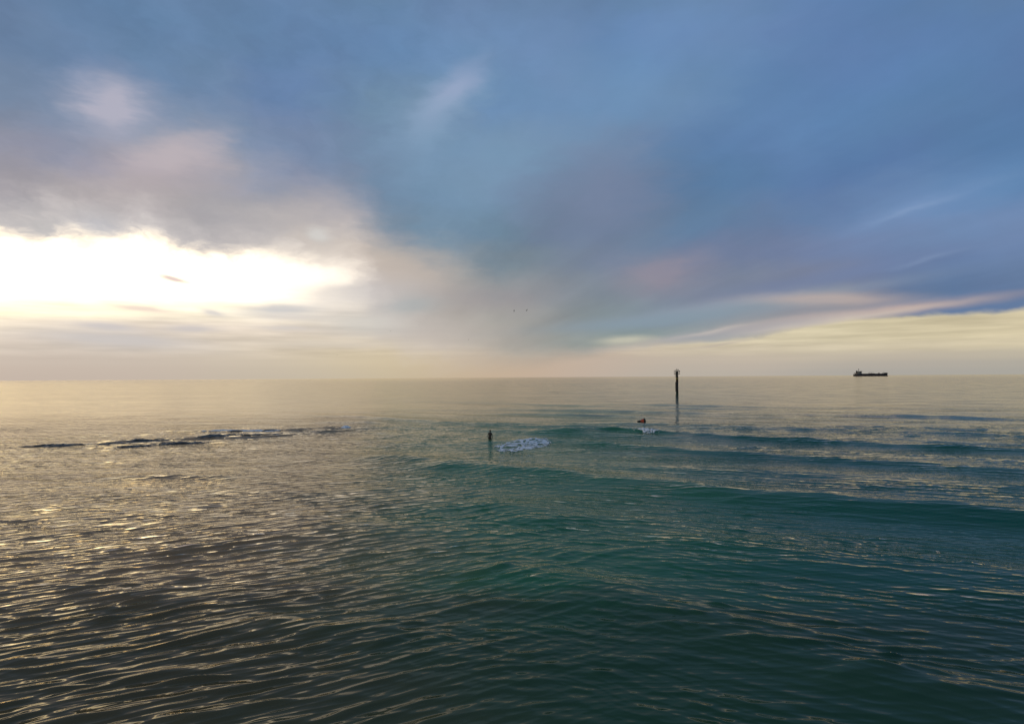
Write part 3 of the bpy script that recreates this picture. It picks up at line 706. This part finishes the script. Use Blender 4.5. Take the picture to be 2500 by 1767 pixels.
# ------------------------------------------------------------------ foam
def foam(label, x0, x1, y0, y1, nx, ny, keep, thick=0.03, lift=0.05):
    X, Y = np.meshgrid(np.linspace(x0, x1, nx), np.linspace(y0, y1, ny), indexing='ij')
    K = keep(X, Y)
    Z = sea_height(X, Y) + 0.02 + lift * np.clip(K * 1.5, 0, 1) + 0.02 * perlin(X * 3, Y * 3, 20)
    idx = np.arange(nx * ny).reshape(nx, ny)
    F = np.stack([idx[:-1, :-1], idx[1:, :-1], idx[1:, 1:], idx[:-1, 1:]], -1).reshape(-1, 4)
    Kc = (K[:-1, :-1] + K[1:, :-1] + K[1:, 1:] + K[:-1, 1:]).ravel() / 4
    F = F[Kc > 0]
    used, inv = np.unique(F, return_inverse=True)
    V = np.stack([X.ravel(), Y.ravel(), Z.ravel()], 1)[used]
    o = mesh_obj('sea_foam', V, inv.reshape(-1, 4), foam_material())
    sd = o.modifiers.new('thick', 'SOLIDIFY'); sd.thickness = thick; sd.offset = -1
    tag(o, label, 'foam', None, 'stuff')
    return o
def lace(X, Y, fx, fy, seed):
    wx = perlin(X * 0.8, Y * 0.5, seed + 1) * 0.5; wy = perlin(X * 0.8, Y * 0.5, seed + 2) * 0.5
    a = perlin((X + wx) * fx, (Y + wy) * fy, seed); b = perlin((X + wx) * fx * 2.3, (Y + wy) * fy * 2.3, seed + 3)
    return a + 0.5 * b
def keep_center(X, Y):
    c = (X - 1.1) / 3.1; d = (Y - (63.4 + 0.75 * (X - 1.1))) / 4.2
    m = 1 - (c * c + d * d)
    return 0.17 * np.clip(m * 2.2, -1, 1) + 0.10 * perlin(X * 0.9, Y * 0.6, 36) - np.abs(lace(X, Y, 1.15, 0.85, 30)) * 0.55
foam('lacy bluish white foam patch beside the standing figure', -3.2, 5.2, 56, 72, 420, 420, keep_center, 0.012, 0.0)
def keep_break(X, Y):
    H = sea_height(X, Y)
    yc = Y[0][np.argmax(H, axis=1)]
    yc = np.convolve(np.pad(yc, 8, mode='edge'), np.ones(17) / 17, mode='valid')[:, None]     # follow the crest
    d = (Y - (yc - 0.45)) / 0.9; c = (X - 16.5) / 1.5
    return 0.42 - (c * c + d * d) + 1.1 * lace(X, Y, 2.6, 2.4, 40)
foam('white foam on the breaking wave crest below the buoy', 13, 20, 73, 83, 160, 160, keep_break, 0.03, 0.10)
def keep_strip(X, Y):
    d = (Y - (83.3 + 0.02 * (X + 40))) / 0.6; c = (X + 36.3) / 5.6
    return 0.55 - (c ** 4 + d * d) + 0.8 * lace(X, Y, 0.9, 1.8, 50)
foam('long white foam strip along the breaking wave on the left', -44, -28, 80, 87, 240, 120, keep_strip, 0.03, 0.04)
def keep_tip(X, Y):
    d = (Y - 87.4) / 1.0; c = (X + 23.4) / 0.75
    return 0.8 - (c * c + d * d) + 0.4 * lace(X, Y, 1.6, 1.4, 60)
foam('small white foam curl at the right tip of the left breaker', -26, -21, 84, 91, 120, 120, keep_tip, 0.08, 0.18)

# ------------------------------------------------------------------ solid dark streaks on the left, added in place of dark wavelet faces
def wavelet_band():
    nx, ny = 420, 300
    X, Y = np.meshgrid(np.linspace(-56, -19, nx), np.linspace(60, 94, ny), indexing='ij')
    y1 = np.interp(X, [-56, -44, -37, -31.7, -27, -23.6, -20], [64.5, 68.5, 72.5, 76, 81, 86.5, 88.5])
    y2 = np.interp(X, [-50, -41, -35.7, -30], [60.5, 64.5, 68.5, 71.5])
    y3 = np.interp(X, [-46, -40, -36, -31], [81.5, 82.6, 83.0, 83.6])
    ridge = lambda yc, w, x0, x1: (1 - ((Y - yc + perlin(X * 0.3, Y * 0.2, 70)) / w) ** 2) - 2.5 * (1 - sstep(x0 - 3, x0 + 3, X) * (1 - sstep(x1 - 1.5, x1 + 1.5, X)))
    m = np.maximum(np.maximum(ridge(y1, 1.8, -53, -22.5), ridge(y2, 1.3, -44, -33)), ridge(y3, 0.55, -43, -30))
    u, v = X + 0.5 * Y, Y - 0.6 * X
    K = np.minimum(m, 1) * 0.62 - 0.50 + 1.0 * lace(u, v, 0.22, 0.75, 72) + 0.25 * perlin(X * 2.2, Y * 2.6, 75)
    Z = sea_height(X, Y) - 0.02 + 0.24 * np.clip(K, -0.3, 0.9) + 0.03 * perlin(X * 4, Y * 4, 76)
    idx = np.arange(nx * ny).reshape(nx, ny)
    F = np.stack([idx[:-1, :-1], idx[1:, :-1], idx[1:, 1:], idx[:-1, 1:]], -1).reshape(-1, 4)
    Kc = (K[:-1, :-1] + K[1:, :-1] + K[1:, 1:] + K[:-1, 1:]).ravel() / 4
    F = F[Kc > -0.12]
    used, inv = np.unique(F, return_inverse=True)
    V = np.stack([X.ravel(), Y.ravel(), Z.ravel()], 1)[used]
    o = mesh_obj('dark_wavelets', V, inv.reshape(-1, 4), mat('wavelet_dark', (0.022, 0.016, 0.011), 0.35, 0.0, 0.6, 1.2, 0.03))
    sd = o.modifiers.new('thick', 'SOLIDIFY'); sd.thickness = 0.6; sd.offset = -1
    tag(o, 'low dark streaks on the left of the sea, shaped to look like dark wavelets', 'wavelet_band')
wavelet_band()

# ------------------------------------------------------------------ gulls
def gull_mesh(dihedral, droop):
    bm = bmesh.new()
    prof = [(-0.30, 0.012, 0.0), (-0.22, 0.035, 0.0), (-0.10, 0.065, 0.0), (0.02, 0.072, 0.0), (0.12, 0.058, 0.008), (0.18, 0.040, 0.022), (0.23, 0.038, 0.030), (0.265, 0.026, 0.028), (0.285, 0.010, 0.022), (0.325, 0.004, 0.016)]
    loft(bm, [[Vector((r * math.cos(2 * math.pi * k / 10), y, z + 0.9 * r * math.sin(2 * math.pi * k / 10))) for k in range(10)] for y, r, z in prof])
    loft(bm, [[Vector((-w, y, -.006)), Vector((w, y, -.006)), Vector((w, y, .010)), Vector((-w, y, .010))] for y, w in ((-0.22, 0.03), (-0.36, 0.062), (-0.37, 0.058))])
    for s in (-1, 1):
        st = []
        for x, yf, yb, k in ((0.02, 0.12, -0.09, 0), (0.18, 0.14, -0.07, 0.5), (0.32, 0.15, -0.03, 1.0), (0.46, 0.09, -0.05, 0.8), (0.58, 0.0, -0.08, 0.4), (0.66, -0.09, -0.12, 0.0)):
            zz = 0.03 + math.sin(dihedral) * min(x, 0.32) - math.sin(droop) * max(0, x - 0.32)
            th = 0.014 * (1 - x / 0.9)
            st.append([Vector((s * x, yf, zz)), Vector((s * x, (yf + yb) / 2, zz + th)), Vector((s * x, yb, zz)), Vector((s * x, (yf + yb) / 2, zz - th))])
        loft(bm, st)
    bmesh.ops.recalc_face_normals(bm, faces=bm.faces)
    me = bpy.data.meshes.new('gull'); bm.to_mesh(me); bm.free()
    me.materials.append(mat('gull_plumage', (0.014, 0.014, 0.015), 0.8, 0.0, 0.5, 5.0))
    return me
G1, G2 = gull_mesh(R(14), R(6)), gull_mesh(R(28), R(20))
def gull(me, x, y, z, rot, sc, label, wing=None, ahead=None):
    o = bpy.data.objects.new('gull', me); COL.objects.link(o)
    o.location = (x, y, z); o.rotation_euler = tuple(R(a) for a in rot); o.scale = (sc,) * 3
    if wing:
        w_ = Vector(wing).normalized(); f_ = Vector(ahead); f_ = (f_ - w_ * f_.dot(w_)).normalized()
        o.rotation_euler = Matrix((w_, f_, w_.cross(f_))).transposed().to_euler()
    rm = o.modifiers.new('one_skin', 'REMESH'); rm.mode = 'VOXEL'; rm.voxel_size = 0.012
    tag(o, label, 'bird', 'gulls flying over the sea')
gull(G1, 1.19, 300.0, 39.31, (5, 82, 20), 1.25, 'left one of the two dark gulls banking high over the centre of the sea', (0.05, 0.1, 0.99), (0.95, 0.25, -0.1))
gull(G1, 7.34, 300.0, 39.47, (5, -58, -15), 1.25, 'right one of the two dark gulls banking high over the centre of the sea', (0.5, 0.15, 0.85), (0.8, 0.3, -0.5))
gull(G2, -82.45, 420.0, 38.89, (35, 12, 40), 1.1, 'small distant gull left of the banking pair, above the pale clouds')
gull(G2, -29.42, 420.0, 32.72, (35, -15, -30), 1.15, 'small distant gull just below and left of the banking pair')
gull(G2, -127.00, 450.0, 23.86, (35, 5, 60), 1.0, 'lowest and leftmost distant gull, just above the horizon haze')
gull(G2, 17.45, 600.0, 49.32, (0, 10, 20), 0.75, 'faint speck of a gull directly below the banking pair')
gull(G2, -97.16, 600.0, 35.37, (0, -10, 70), 0.75, 'faint speck of a gull low between the two small distant gulls')
